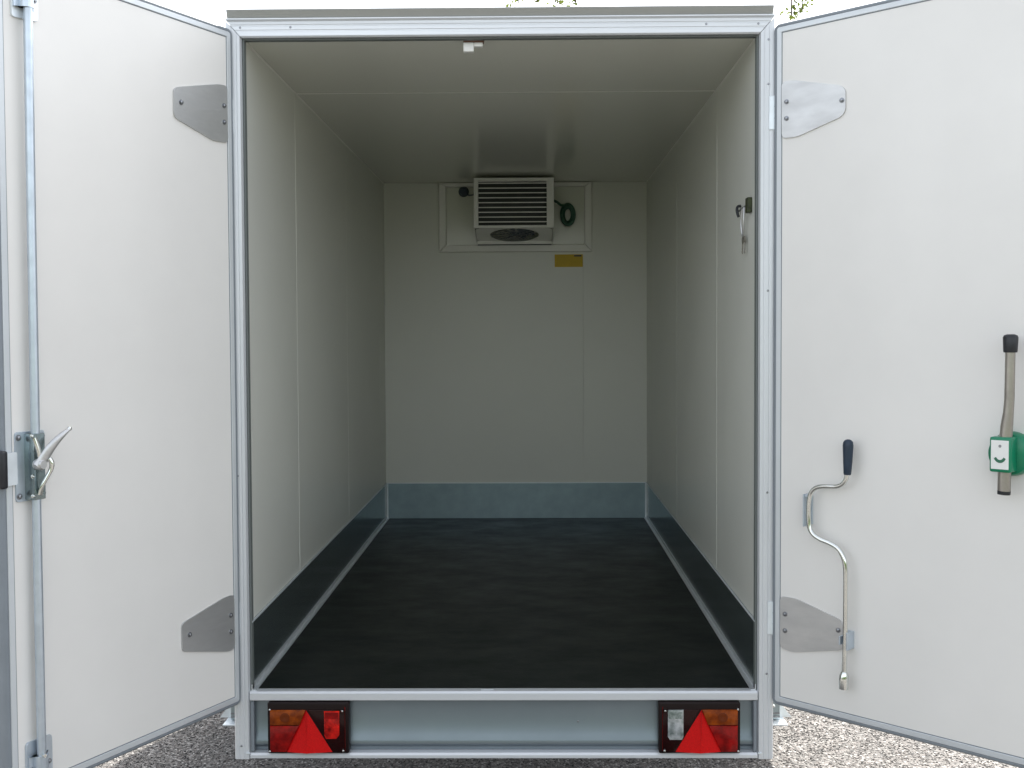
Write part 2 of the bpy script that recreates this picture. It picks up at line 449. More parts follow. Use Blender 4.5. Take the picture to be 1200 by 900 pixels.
# outer shell
def shell(name, *b, bev=.003, m='paint'):
    bm = new(); box(bm, *b, bev, 2); return obj(name, bm, m, T, ((b[0]+b[1])/2, (b[2]+b[3])/2, (b[4]+b[5])/2))
shell('side_panel', -.742, -.722, .05, 3.0, -.03, 1.84)
shell('side_panel', .722, .742, .05, 3.0, -.03, 1.84)
shell('roof_panel', -.742, .742, .05, 3.0, 1.842, 1.862)
shell('front_panel', -.742, .742, 3.003, 3.023, -.03, 1.862)
shell('base_board', -.742, .742, .09, 3.0, -.05, -.02, m='galv')
for s_ in (-1, 1): shell('chassis_rail', s_*.5-.03, s_*.5+.03, .12, 3.6, -.17, -.053, m='galv')
shell('axle', -.88, .88, 1.42, 1.48, -.34, -.28, m='galv')
shell('drawbar', -.035, .035, 3.03, 4.3, -.17, -.10, m='galv')
for s_ in (-1, 1):
    bm = new(); lathe(bm, [(.17, -.075), (.265, -.08), (.285, -.06), (.29, 0), (.285, .06), (.265, .08), (.17, .075)], 'x', 40, (s_*.93, 1.45, GZ+.29))
    wh = obj('wheel', bm, 'tyre', T, (s_*.93, 1.45, GZ+.29), 40)
    bm = new(); lathe(bm, [(.172, -.07), (.165, -.02), (.06, .02 if s_ > 0 else -.02), (.172, .03), (.172, .07)], 'x', 32, (s_*.93, 1.45, GZ+.29))
    obj('rim', bm, 'alu_grey', wh, (s_*.93, 1.45, GZ+.29), 40)
    bm = new()
    for k in range(14):
        a0, a1 = math.pi*k/14, math.pi*(k+1)/14
        q = [(1.45+r*math.cos(a), GZ+.29+r*math.sin(a)) for r, a in ((.33, a0), (.33, a1), (.345, a1), (.345, a0))]
        prism(bm, q, 'x', s_*.75, s_*1.14)
    obj('mudguard', bm, 'black', T, (s_*.93, 1.45, 0))

# rear frame --------------------------------------------------------
FY = 0.003
# header: ribbed extrusion, mitred at the corners
def header():
    bm = new()
    prof = [(FY+.045, 1.791), (FY+.004, 1.791), (FY, 1.795), (FY, 1.806), (FY+.0013, 1.8075), (FY+.0013, 1.810), (FY, 1.8115),
            (FY, 1.820), (FY+.0013, 1.8215), (FY+.0013, 1.824), (FY, 1.8255), (FY, 1.833), (FY-.007, 1.8375), (FY-.007, 1.8405), (FY+.045, 1.8405)]
    def ends(z): return .7 + (z-1.791)*.88
    A = [bm.verts.new((-ends(z), y, z)) for y, z in prof]; B = [bm.verts.new((ends(z), y, z)) for y, z in prof]
    bm.faces.new(A); bm.faces.new(B[::-1])
    for i in range(len(prof)): bm.faces.new((A[i], A[(i+1) % len(prof)], B[(i+1) % len(prof)], B[i]))
    return obj('header', bm, 'alu_x', T, (0, 0, 1.82))
hd = header()
bm = new()
prism(bm, [(FY-.001, 1.8425), (FY-.010, 1.8615), (FY-.008, 1.8645), (FY+.05, 1.8665), (FY+.05, 1.8425)], 'x', -.737, .737)
obj('roof_rail', bm, 'rail', T, (0, 0, 1.85))
bm = new(); box(bm, -.7, .7, FY+.012, FY+.034, 1.786, 1.7905, .002, 2); obj('seal', bm, 'rubber', T, (0, 0, 1.787))
def post(s_):
    bm = new()
    xs = [.7005, .704, .712, .7135, .716, .7175, .726, .7275, .730, .7315, .740, .7435]
    ys = [.010, .0, .0, .0012, .0012, .0, .0, .0012, .0012, .0, .0, .006]
    pts = [(s_*x, FY+y) for x, y in zip(xs, ys)] + [(s_*.7435, .05), (s_*.7005, .05)]
    n_ = len(pts); A = []; B = []
    for (x, y) in pts:
        top = 1.789 + (abs(x)-.7)*1.13
        A.append(bm.verts.new((x, y, -.187))); B.append(bm.verts.new((x, y, top)))
    bm.faces.new(A); bm.faces.new(B[::-1])
    for i in range(n_): bm.faces.new((A[i], A[(i+1) % n_], B[(i+1) % n_], B[i]))
    p_ = obj('door_post', bm, 'alu_z', T, (s_*.72, 0, 0))
    bm = new(); box(bm, *sorted((s_*.6945, s_*.7)), FY+.012, FY+.034, .002, 1.788, .002, 2)
    obj('seal', bm, 'rubber', T, (s_*.695, 0, .9))
    return p_
posts = {s_: post(s_) for s_ in (-1, 1)}
def head(bm, p, r=.0032, axis='y'):
    lathe(bm, [(r, .002), (r, -.0006), (r*.6, -.0018)], axis, 10, p)
bm = new(); head(bm, (-.7018, FY, 1.8174)); sc0 = obj('screw', bm, 'bolt', hd, (-.7018, FY, 1.8174), 30)
for x in (-.5654, .5572, .6969): copy_to(sc0, (x, FY, 1.8174), hd)
for z in (1.775, 1.656, 1.1, .55, .05): copy_to(sc0, (.7245, FY, z), posts[1])
for z in (.6, -.15): copy_to(sc0, (-.7245, FY, z), posts[-1])
# threshold and rear crossmember
bm = new()
prism(bm, [(.05, -.024), (FY+.002, -.024), (FY, -.022), (FY, -.004), (FY+.004, .0012), (.016, .0016), (.05, -.001)], 'x', -.7, .7)
obj('threshold', bm, 'alu_x', T, (0, 0, -.01))
bm = new(); box(bm, -.0605, -.026, .0165, .024, .0006, .003, .0006, 1); obj('threshold_clip', bm, 'alu', T, (-.045, .02, 0))
bm = new()
prism(bm, [(.028, -.026), (.028, -.128), (.021, -.140), (.021, -.152), (.028, -.160), (.028, -.168), (.05, -.168), (.05, -.026)], 'x', -.7, .7)
cm = obj('rear_crossmember', bm, 'galv', T, (0, .03, -.1), 40)
cm.data.materials[0] = mat('crossmember_zinc', (.215, .255, .285), .32, .65, var=.12, vscale=3, rvar=.05)
copy_to(sc0, (-.5054, .028, -.0748), cm); copy_to(sc0, (.2078, .028, -.09), cm)
bm = new()
prism(bm, [(.05, -.184), (FY-.001, -.184), (FY-.001, -.176), (FY+.003, -.170), (.05, -.1685)], 'x', -.7, .7)
obj('lower_rail', bm, 'alu_x', T, (0, 0, -.176))
for s_ in (-1, 1):
    bm = new(); box(bm, *sorted((s_*.699, s_*.690)), FY+.004, .028, -.168, -.026, .001, 1)
    obj('end_cap', bm, 'rubber_grey', T, (s_*.695, .02, -.1))
    bm = new(); box(bm, *sorted((s_*.7, s_*.712)), FY-.004, FY-.0005, -.172, -.168, .0008, 1); obj('rivet_tab', bm, 'galv_white', T, (s_*.706, 0, -.17))

# tail lights ---------------------------------------------------------
def lamp(x0, x1, kind):
    z0, z1 = -.1675, -.0262
    wd, hg = x1-x0, z1-z0
    c = ((x0+x1)/2, .02, (z0+z1)/2)
    bm = new(); box(bm, x0, x1, -.008, .028, z0, z1, .004, 3)
    hs = obj('tail_light', bm, 'lamp_box', T, c, 40)
    def X(t): return x0+wd*(t if kind == 'fog' else 1-t)      # t runs from the outer... left edge of the fog-lamp side
    def Z(t): return z1-hg*t
    def lens(name, m, pts, y0=-.0085, y1=-.014, bev=.0018):
        bm = new(); prism(bm, [(X(a), Z(b)) for a, b in pts], 'y', y0, y1, bev, 2)
        return obj(name, bm, m, hs, (X(pts[0][0]), y0, Z(pts[0][1])), 35)
    lens('indicator_lens', 'lens_amber', [(.035, .13), (.475, .13), (.40, .43), (.035, .43)])
    lens('brake_lens', 'lens_red', [(.035, .44), (.395, .44), (.235, .955), (.035, .955)])
    lens('rear_lens', 'lens_dark', [(.50, .13), (.955, .13), (.955, .955), (.80, .955)], y1=-.0112)
    lens('fog_lens' if kind == 'fog' else 'reversing_lens', 'lens_fog' if kind == 'fog' else 'lens_clear',
         [(.70, .15), (.89, .15), (.89, .62), (.85, .70), (.72, .70), (.70, .62)] if kind == 'fog' else
         [(.70, .13), (.895, .13), (.895, .66), (.87, .72), (.72, .72), (.70, .66)], -.009, -.0155, .003)
    # bulb cups seen through the lenses
    p = (X(.22), -.0141, Z(.28))
    bm = new(); lathe(bm, [(.0135, .001), (.0135, -.0006), (.010, -.0010), (.004, -.0002)], 'y', 24, p); obj('bulb_cup', bm, 'amber_dark', hs, p, 30)
    bm = new(); box(bm, *sorted((X(.715), X(.88))), -.0162, -.0152, Z(.30), Z(.17), .0004, 1)
    obj('lens_top', bm, 'lens_red' if kind == 'fog' else 'clear_dark', hs, (X(.8), -.0157, Z(.23)))
    # pyramid shaped triangular reflector
    bm = new()
    a, b_, c_ = (X(.478), -.009, Z(.14)), (X(.235), -.009, Z(.965)), (X(.80), -.009, Z(.965))
    top, mid = (X(.485), -.0165, Z(.17)), (X(.50), -.029, Z(.945))
    V_ = [bm.verts.new(p) for p in (a, b_, c_, top, mid)]
    for f in ((0, 1, 4, 3), (0, 3, 4, 2), (1, 2, 4), (0, 2, 1)): bm.faces.new([V_[i] for i in f])
    obj('reflector', bm, 'reflector', hs, mid)
    # thin rim lines and four screws
    bm = new(); box(bm, X(.955)-.0006, X(.955)+.0006, -.0096, -.0085, Z(.94), Z(.08)); obj('rim_line', bm, 'lens_red', hs, (X(.955), -.009, c[2]))
    first = None
    for a_, b__ in ((.035, .12), (.925, .15), (.03, .94), (.935, .93)):
        p = (X(a_), -.0145, Z(b__))
        if first is None:
            bm = new(); lathe(bm, [(.0028, .006), (.0028, -.0006), (.0016, -.0018)], 'y', 10, p); first = obj('screw', bm, 'chrome', hs, p, 30)
        else: copy_to(first, p, hs)
    # the cable gland behind the lamp
    return hs
lamp(-.649, -.425, 'fog')
lamp(.428, .651, 'reverse')

# corner steadies: galvanised brackets just outside the posts --------------
def steady(s_):
    x0, x1 = s_*.762, s_*.796
    xa, xb = sorted((x0, x1))
    bm = new(); box(bm, xa, xb, .16, .24, -.132, -.03, .002, 1)
    st_ = obj('corner_steady', bm, 'galv', T, (s_*.775, .2, -.08))
    bm = new(); box(bm, *sorted((s_*.755, s_*.812)), .13, .27, -.140, -.1345, .0015, 1); obj('foot_plate', bm, 'galv_white', st_, (s_*.79, .2, -.137))
    bm = new(); prism(bm, [(s_*.798, -.134), (s_*.836, -.134), (s_*.798, -.085)], 'y', .19, .197); obj('gusset', bm, 'galv_white', st_, (s_*.8, .19, -.13))
    for z in (-.112, -.122):
        bm = new(); box(bm, xa+.001, xb-.001, .1575, .1605, z-.0022, z+.0022); obj('slot', bm, 'bolt', st_, (s_*.775, .158, z))
    for k, (dx, z) in enumerate(((.782, -.055), (.775, -.09), (.79, -.075))):
        bm = new(); lathe(bm, [(.006, .0), (.006, -.005), (.0035, -.007)], 'y', 6, (s_*dx, .159, z)); obj('bolt', bm, 'chrome', st_, (s_*dx, .159, z))
    # handwheel spindle on the outside
    bm = new(); tube(bm, [(s_*.752, .2, -.05), (s_*.80, .2, -.05)], .009, 10); obj('spindle', bm, 'chrome', st_, (s_*.78, .2, -.05), 40)
    bm = new(); box(bm, *sorted((s_*.742, s_*.765)), .15, .25, -.06, -.03, .001, 1); obj('mount', bm, 'galv', st_, (s_*.75, .2, -.045))
for s_ in (-1, 1): steady(s_)

# ------------------------------------------------------------------ doors
AL, AR = .45295, .80053
HX = {-1: -.73359, 1: .75506}
ANG = {-1: AL, 1: AR}
ZB, ZT = -.006, 1.7877           # edge of the flat panel inside its profile
def door_frame(s_):
    """object transform of a door: local x = away from the hinge, local z up"""
    a = ANG[s_]; d = Vector((s_*math.sin(a), -math.cos(a), 0))
    return Vector((HX[s_], -.02, 0)), math.atan2(d.y, d.x)
def N_(s_, n_): return n_ if s_ < 0 else -n_          # distance in front of the inner face -> local y
def ring(bm, s_, stations, u0, u1, z0, z1):
    """profile swept round a rectangle: stations = (outset, n, corner radius)"""
    loops = []
    for (e, n_, r) in stations:
        a0, a1, b0, b1 = u0-e, u1+e, z0-e, z1+e; lp = []
        for cx, cz, st in ((a1-r, b1-r, 0), (a0+r, b1-r, 90), (a0+r, b0+r, 180), (a1-r, b0+r, 270)):
            for k in range(6):
                t = R(st+90*k/5); lp.append(bm.verts.new((cx+r*math.cos(t), N_(s_, n_), cz+r*math.sin(t))))
        loops.append(lp)
    for A, B in zip(loops, loops[1:]):
        for k in range(len(A)): bm.faces.new((A[k], A[(k+1) % len(A)], B[(k+1) % len(B)], B[k]))
    return loops
UE = .7065                        # flat panel runs to here
def door(s_):
    loc, rz = door_frame(s_)
    bm = new(); box(bm, .0005, UE-.0005, *sorted((0, N_(s_, -.045))), ZB+.0005, ZT-.0005, 0)
    d = obj('door', bm, 'panel')
    d.parent = T; d.location = loc - ORG[T.name]; d.rotation_euler = (0, 0, rz); ORG[d.name] = Vector()
    # light aluminium flat next to the panel
    bm = new(); lp = ring(bm, s_, [(0, -.002, .001), (.0, .0015, .001), (.001, .0025, .002), (.013, .0025, .006), (.0145, .0008, .007), (.0145, -.002, .007)], 0, UE, ZB, ZT)
    obj('edge_profile', bm, 'alu_grey', d, (0, 0, 0), 40)
    bm = new(); ring(bm, s_, [(.0145, -.003, .007), (.015, .0005, .008), (.019, .002, .012), (.0235, -.001, .016), (.0265, -.008, .019), (.0265, -.03, .019), (.024, -.047, .018), (.0, -.0475, .01)], 0, UE, ZB, ZT)
    obj('door_seal', bm, 'rubber_grey', d, (0, 0, 0), 60)
    bm = new(); ring(bm, s_, [(.0008, .0004, .001), (-.0022, .0004, .001), (-.0024, -.0005, .001)], 0, UE, ZB, ZT)
    obj('seal_line', bm, 'rubber_grey', d, (0, 0, 0))
    return d
def rounded(pts, r, k=4):
    out = []; n_ = len(pts)
    for i in range(n_):
        p = Vector(pts[i]); a = (Vector(pts[i-1])-p); b = (Vector(pts[(i+1) % n_])-p)
        rr = min(r, a.length*.45, b.length*.45)
        A, B = p+a.normalized()*rr, p+b.normalized()*rr
        for j in range(k+1):
            t = j/k; q = (1-t)**2*A+2*t*(1-t)*p+t*t*B; out.append((q.x, q.y))
    return out
def plate(name, s_, pts, n0, n1, m, parent, r=.01, bev=.0008):
    bm = new(); a, b = sorted((N_(s_, n0), N_(s_, n1)))
    prism(bm, rounded(pts, r), 'y', a, b, bev, 1)
    return obj(name, bm, m, parent, (sum(p[0] for p in pts)/len(pts), 0, sum(p[1] for p in pts)/len(pts)), 35)
def bolt(s_, u, z, n0, parent, r=.0058, m='bolt', name='bolt'):
    bm = new(); lathe(bm, [(r*1.5, N_(s_, n0)), (r*1.5, N_(s_, n0+.0012)), (r, N_(s_, n0+.0014)), (r, N_(s_, n0+.0045)), (r*.6, N_(s_, n0+.0055))], 'y', 12, (u, 0, z))
    return obj(name, bm, m, parent, (u, N_(s_, n0), z), 30)
def hinges(s_, d):
    for low in (False, True):
        if not low:
            P = [(.003, 1.655), (.036, 1.654), (.190, 1.617), (.203, 1.610), (.204, 1.545), (.195, 1.536), (.060, 1.501), (.003, 1.503)] if s_ < 0 else \
                [(.002, 1.655), (.036, 1.654), (.175, 1.619), (.189, 1.606), (.189, 1.551), (.175, 1.538), (.050, 1.504), (.003, 1.505)]
            bs = [(.178, 1.580), (.0165, 1.600), (.0165, 1.556)]
        else:
            P = [(.003, .279), (.042, .2785), (.199, .246), (.2045, .238), (.203, .176), (.195, .170), (.030, .128), (.003, .129)] if s_ < 0 else \
                [(.003, .272), (.050, .272), (.176, .240), (.189, .232), (.189, .163), (.180, .157), (.042, .125), (.003, .130)]
            bs = [(.176, .210), (.0175, .225), (.0175, .180)]
        pl = plate('hinge_plate', s_, P, .0, .004, 'steel', d, .012)
        for b in bs: bolt(s_, b[0]+.001, b[1], .004, d, .0046)
        zc = 1.578 if not low else .205
        bm = new()
        for k in range(3): tube(bm, [(-.020, N_(s_, -.006), zc-.045+k*.031), (-.020, N_(s_, -.006), zc-.045+k*.031+.029)], .0065, 12)
        obj('hinge_knuckle', bm, 'galv_white', d, (-.02, 0, zc), 40)
        bm = new(); box(bm, *sorted((s_*.726, s_*.7445)), FY-.0035, FY-.0005, zc-.045, zc+.045, .001, 1)
        obj('hinge_leaf', bm, 'galv_white', posts[s_], (s_*.735, 0, zc))
DL, DR = door(-1), door(1)
DL['label'] = 'left door with the upright locking rod'
DR['label'] = 'right door with the crank and lever clipped on'
hinges(-1, DL); hinges(1, DR)

# left door: locking rod with guides and catch -------------------------
s_ = -1
def lt(name, pts, rad, m, n=12, sm=50, parent=None):
    bm = new(); tube(bm, pts, rad, n); return obj(name, bm, m, parent or DL, pts[0], sm)
ROD = .6575
lt('lock_rod', [(ROD+.001, .019, -.02), (ROD+.0015, .019, .6), (ROD, .019, 1.3), (ROD-.002, .019, 1.83)], .0098, 'zinc', 20)
plate('rod_plate', s_, [(.618, 1.676), (.686, 1.672), (.686, 1.800), (.618, 1.800)], .0, .0055, 'galv_white', DL, .006)
plate('rod_plate', s_, [(.618, .092), (.6865, .092), (.6865, -.015), (.618, -.015)], .0, .0055, 'zinc', DL, .008)
for z0 in (1.715, .03):
    for b in ((.628, z0), (.678, z0)): bolt(-1, b[0], b[1]+.004, .0055, DL, .004)
    bm = new()                                            # strap over the rod
    arc = [(ROD+.0155*math.cos(t), .017+.0135*math.sin(t)) for t in np.linspace(0, math.pi, 9)]
    arc2 = [(ROD+.0115*math.cos(t), .017+.0105*math.sin(t)) for t in np.linspace(math.pi, 0, 9)]
    prism(bm, [(ROD+.026, .0055), (ROD+.0155, .0075)]+arc+[(ROD-.0155, .0075), (ROD-.026, .0055), (ROD-.026, .0085), (ROD-.0115, .010)]+arc2+[(ROD+.0115, .010), (ROD+.026, .0085)], 'z', z0-.02, z0+.03)
    obj('rod_strap', bm, 'zinc', DL, (ROD, .02, z0))
lt('rod_pin', [(ROD+.006, .03, .062), (ROD+.006, .036, .062)], .004, 'chrome')
# catch: base plate, raised channel, lever, hook, tongue towards the free edge
plate('lock_plate', s_, [(.6215, .777), (.6985, .777), (.6985, .625), (.6215, .625)], .0, .004, 'zinc', DL, .006)
bm = new(); prism(bm, [(.640, .004), (.640, .012), (.6435, .030), (.672, .030), (.676, .012), (.676, .004)], 'z', .628, .773, .0015, 2)
obj('lock_channel', bm, 'galv_dark', DL, (.658, .015, .7), 40)
for b in ((.6285, .765), (.691, .765), (.6285, .637), (.691, .637)): bolt(-1, b[0], b[1], .004, DL, .0046)
for z in (.768, .700-.02, .637): bolt(-1, .6745, z, .026, DL, .003, 'chrome', 'rivet')
bm = new(); lathe(bm, [(.012, .028), (.0125, .044), (.009, .050)], 'y', 20, (.664, 0, .706)); obj('lever_pivot', bm, 'steel', DL, (.664, .03, .706), 35)
# curved lever, flattened and tapering to a small ball
def ribbon(name, pts, wds, th, m, parent):
    """bar with oval section: centre line in (u, n, z), half widths across the curve in the u-z plane"""
    P = smooth_path(pts, 5); ws = np.interp(np.linspace(0, 1, len(P)), np.linspace(0, 1, len(wds)), wds)
    bm = new(); rings = []
    for i, p in enumerate(P):
        t = (P[min(i+1, len(P)-1)]-P[max(i-1, 0)]).normalized(); nrm = Vector((0, 1, 0)); nrm = (nrm-t*nrm.dot(t)).normalized(); sd_ = t.cross(nrm)
        rings.append([bm.verts.new(p+sd_*ws[i]*math.cos(a)+nrm*th*math.sin(a)) for a in np.linspace(0, 2*math.pi, 13)[:-1]])
    for A, B in zip(rings, rings[1:]):
        for k in range(12): bm.faces.new((A[k], A[(k+1) % 12], B[(k+1) % 12], B[k]))
    bm.faces.new(rings[0][::-1]); bm.faces.new(rings[-1])
    return obj(name, bm, m, parent, P[0], 50)
ribbon('lock_lever', [(.672, .040, .700), (.660, .043, .716), (.648, .050, .738), (.633, .056, .757), (.617, .060, .771), (.606, .062, .779)], [.0135, .013, .0115, .009, .0058, .0034], .006, 'steel', DL)
bm = new(); bmesh.ops.create_uvsphere(bm, u_segments=14, v_segments=8, radius=.0055); bmesh.ops.translate(bm, verts=bm.verts, vec=(.604, .062, .7805)); obj('lever_tip', bm, 'chrome', DL, (.604, .062, .7805), 60)
ribbon('lock_hook', [(.649, .050, .718), (.646, .054, .708), (.647, .052, .694), (.655, .046, .675), (.661, .040, .658), (.662, .034, .640)], [.005, .0055, .005, .0045, .005, .006], .005, 'chrome', DL)
ribbon('lock_hook', [(.676, .036, .765), (.672, .038, .752), (.668, .040, .735), (.667, .040, .722)], [.005, .0065, .006, .0045], .004, 'chrome', DL)
plate('lock_tongue', s_, [(.6985, .735), (.7365, .735), (.7365, .664), (.6985, .664)], .004, .009, 'galv_white', DL, .003)
bm = new(); box(bm, .7335, .752, -.012, .026, .660, .742, .006, 3); obj('rubber_stop', bm, 'black', DL, (.74, 0, .7), 40)

# ------------------------------------------------------------------ things held on the right door
s_ = 1
loc_r, rz_r = door_frame(1)
def on_right(o, u, z):
    """put a top-level thing modelled in door coordinates onto the right door, origin at (u, 0, z)"""
    v = Vector((u*math.cos(rz_r), u*math.sin(rz_r), z)) + loc_r
    o.location = v; o.rotation_euler = (0, 0, rz_r)
ck = empty('winding_crank', (0, 0, 0), 'bent steel winding crank with dark blue grip clipped upright inside the right door', 'crank')
ORG[ck.name] = Vector((.205, 0, .09)); on_right(ck, .205, .09)
n0 = -.030
cp = [(.214, n0, .625), (.211, n0, .612), (.201, n0, .597), (.183, n0, .589), (.155, n0, .587), (.132, n0, .583), (.115, n0, .572), (.106, n0, .552), (.1035, n0, .515),
      (.106, n0, .478), (.116, n0, .459), (.138, n0, .447), (.165, n0, .440), (.188, n0, .430), (.203, n0, .411), (.210, n0, .385), (.2115, n0, .33), (.211, n0, .2), (.208, n0, .105)]
bm = new(); tube(bm, smooth_path(cp, 5), .0062, 14); obj('crank_rod', bm, 'chrome', ck, (.205, n0, .3), 60)
bm = new(); tube(bm, [(.2145, n0, .622), (.2145, n0, .626), (.2155, n0, .66), (.216, n0, .697), (.2158, n0, .706), (.2155, n0, .711), (.2155, n0, .713)], [.0085, .0098, .0118, .0135, .0122, .008, .003], 18)
obj('grip', bm, 'navy', ck, (.2145, n0, .65), 50)
bm = new(); tube(bm, [(.2085, n0, .112), (.208, n0, .104), (.2075, n0, .09), (.207, n0, .068)], [.0075, .0115, .0125, .0118], 18); obj('socket', bm, 'chrome', ck, (.207, n0, .09), 40)
bm = new(); tube(bm, [(.207, n0, .0682), (.207, n0, .0672)], [.0075, .0075], 6); obj('socket_hole', bm, 'black', ck, (.207, n0, .067))
# its two clips are fixed to the door
bm = new(); box(bm, .1965, .2165, -.006, 0, .170, .215, .0015, 1); box(bm, .1965, .2005, -.038, -.006, .182, .204, .0008, 1); box(bm, .2165, .2205, -.036, 0, .170, .215, .0008, 1)
obj('crank_clip', bm, 'zinc', DR, (.21, 0, .19)); bolt(1, .214, .209, .006, DR, .002); 
bm = new(); box(bm, .086, .0895, -.030, 0, .474, .560, .0008, 1); box(bm, .086, .112, -.0255, -.0225, .552, .560, .0006, 1); box(bm, .083, .100, -.003, 0, .478, .556, .0008, 1)
obj('crank_clip', bm, 'zinc', DR, (.09, 0, .515))

# round green holder fixed to the door, lever standing in it
bm = new(); lathe(bm, [(.0515, 0), (.0515, -.004), (.0505, -.018), (.047, -.026), (.040, -.030)], 'y', 48, (.618, 0, .703))
gh = obj('release_knob', bm, 'green', DR, (.628, 0, .703), 35)
bm = new(); box(bm, .589, .638, -.066, -.024, .664, .745, .005, 3); obj('knob_grip', bm, 'green', gh, (.62, -.05, .705), 40)
bm = new(); box(bm, .5935, .6335, -.0672, -.0661, .6715, .7375, .0004, 1); stk = obj('knob_sticker', bm, 'white_plastic', gh, (.622, -.067, .705))
bm = new(); tube(bm, [(.6140, -.0671, .7245), (.6140, -.0676, .7245)], .0034, 16); obj('printed_dot', bm, 'bolt', gh, (.6140, -.067, .7245))
arc = [(.6140+.015*math.cos(t), .7045+.0185*math.sin(t)) for t in np.linspace(R(207), R(333), 12)]
arc2 = [(.6140+.0095*math.cos(t), .7045+.0115*math.sin(t)) for t in np.linspace(R(333), R(207), 12)]
bm = new(); prism(bm, arc+arc2, 'y', -.0671, -.0677); obj('printed_arc', bm, 'green_dark', gh, (.622, -.067, .69))

lv = empty('steel_lever', (0, 0, 0), 'straight steel lever with black rubber cap standing in the round green holder', 'lever')
ORG[lv.name] = Vector((.62, 0, .62)); on_right(lv, .62, .62)
bm = new(); tube(bm, [(.6155, -.045, .620), (.6160, -.045, .66), (.6185, -.045, .745), (.620, -.045, .768), (.6235, -.045, .80), (.6255, -.045, .83), (.6265, -.045, .945)], [.0145, .0145, .0140, .0138, .0118, .0112, .0110], 24)
obj('lever_bar', bm, 'lever_steel', lv, (.62, -.045, .75), 50)
bm = new(); tube(bm, [(.6265, -.045, .938), (.6265, -.045, .941), (.6268, -.045, .972), (.6268, -.045, .977), (.6268, -.045, .9795)], [.0145, .0155, .0168, .0145, .008], 24)
obj('rubber_cap', bm, 'black', lv, (.6265, -.045, .95), 50)
bm = new(); tube(bm, [(.6150, -.045, .612), (.6155, -.045, .6205)], [.0142, .0147], 24); obj('rubber_foot', bm, 'black', lv, (.6155, -.045, .615), 40)

# ------------------------------------------------------------------ fittings inside the box
# door contact under the header
dc = empty('door_contact', (-.068, .05, H), 'small white door contact hanging under the middle of the header', 'sensor')
bm = new(); box(bm, -.1000, -.0715, .040, .062, 1.758, 1.783, .002, 2); obj('contact_body', bm, 'white_plastic', dc, (-.085, .05, 1.77), 40)
bm = new(); box(bm, -.0710, -.0475, .042, .062, 1.772, 1.783, .0015, 2); obj('contact_arm', bm, 'white_plastic', dc, (-.06, .05, 1.775), 40)
bm = new(); box(bm, -.1000, -.0440, .040, .064, 1.7835, 1.7905, .001, 1); obj('contact_base', bm, 'brown', dc, (-.07, .05, 1.787))
# key set on the right wall
ks = empty('key_hook', (.699, .17, 1.34), 'small dark hook bar with olive tag and hanging keys on the right inner wall', 'hook')
bm = new(); box(bm, .686, .6998, .095, .128, 1.322, 1.364, .002, 2); obj('tag', bm, 'tag', ks, (.69, .11, 1.34))
bm = new(); tube(bm, smooth_path([(.699, .262, 1.358), (.690, .262, 1.356), (.687, .260, 1.345), (.689, .257, 1.332), (.692, .256, 1.325)], 4), .0042, 8); obj('hook', bm, 'black', ks, (.69, .26, 1.345), 50)
bm = new(); tube(bm, [(.692, .128, 1.346), (.692, .255, 1.342)], .003, 8); obj('bar', bm, 'bolt', ks, (.692, .19, 1.344), 50)
bm = new()
tube(bm, smooth_path([(.690, .19, 1.343), (.688, .20, 1.30), (.690, .185, 1.262), (.688, .16, 1.30), (.690, .165, 1.343)], 5), .0022, 6); obj('key_loop', bm, 'steel', ks, (.69, .18, 1.3), 50)
for k, (y, a) in enumerate(((.188, .25), (.166, -.3))):
    bm = new(); lathe(bm, [(.010, -.0012), (.010, .0012)], 'x', 14, (.691, y, 1.252)); box(bm, .6898, .6922, y-.0035, y+.0035, 1.212, 1.244, .0005, 1)
    for q in (1.216, 1.224): box(bm, .6898, .6922, y+.0035, y+.007, q, q+.004)
    o = obj('key', bm, 'lever_steel', ks, (.691, y, 1.26)); o.rotation_euler = (a*.6, 0, 0)

# mounting panel on the front wall
def fr(x0, x1, z0, z1, pts):
    bm = new(); prism(bm, pts, 'y', L-.030, L-.0005, .004, 2); return obj('mount_frame', bm, 'unit', T, ((x0+x1)/2, L, (z0+z1)/2))
a0, a1, b0, b1, t_ = -.403, .405, 1.4235, 1.789, .037
fr(a0, a1, b0, b0, [(a0, b0), (a1, b0), (a1-t_, b0+t_), (a0+t_, b0+t_)])
fr(a0, a0, b0, b1, [(a0, b0+.001), (a0+t_-.0005, b0+t_+.001), (a0+t_-.0005, b1-.022), (a0, b1)])
fr(a1, a1, b0, b1, [(a1, b0+.001), (a1-t_+.0005, b0+t_+.001), (a1-t_+.0005, b1-.022), (a1, b1)])
fr(a0, a1, b1, b1, [(a0+.001, b1), (a1-.001, b1), (a1-t_, b1-.021), (a0+t_, b1-.021)])
bm = new(); box(bm, a0+t_+.001, a1-t_-.001, L-.003, L-.0004, b0+t_+.001, b1-.023, 0); obj('mount_board', bm, 'ceil', T, (0, L, 1.6))

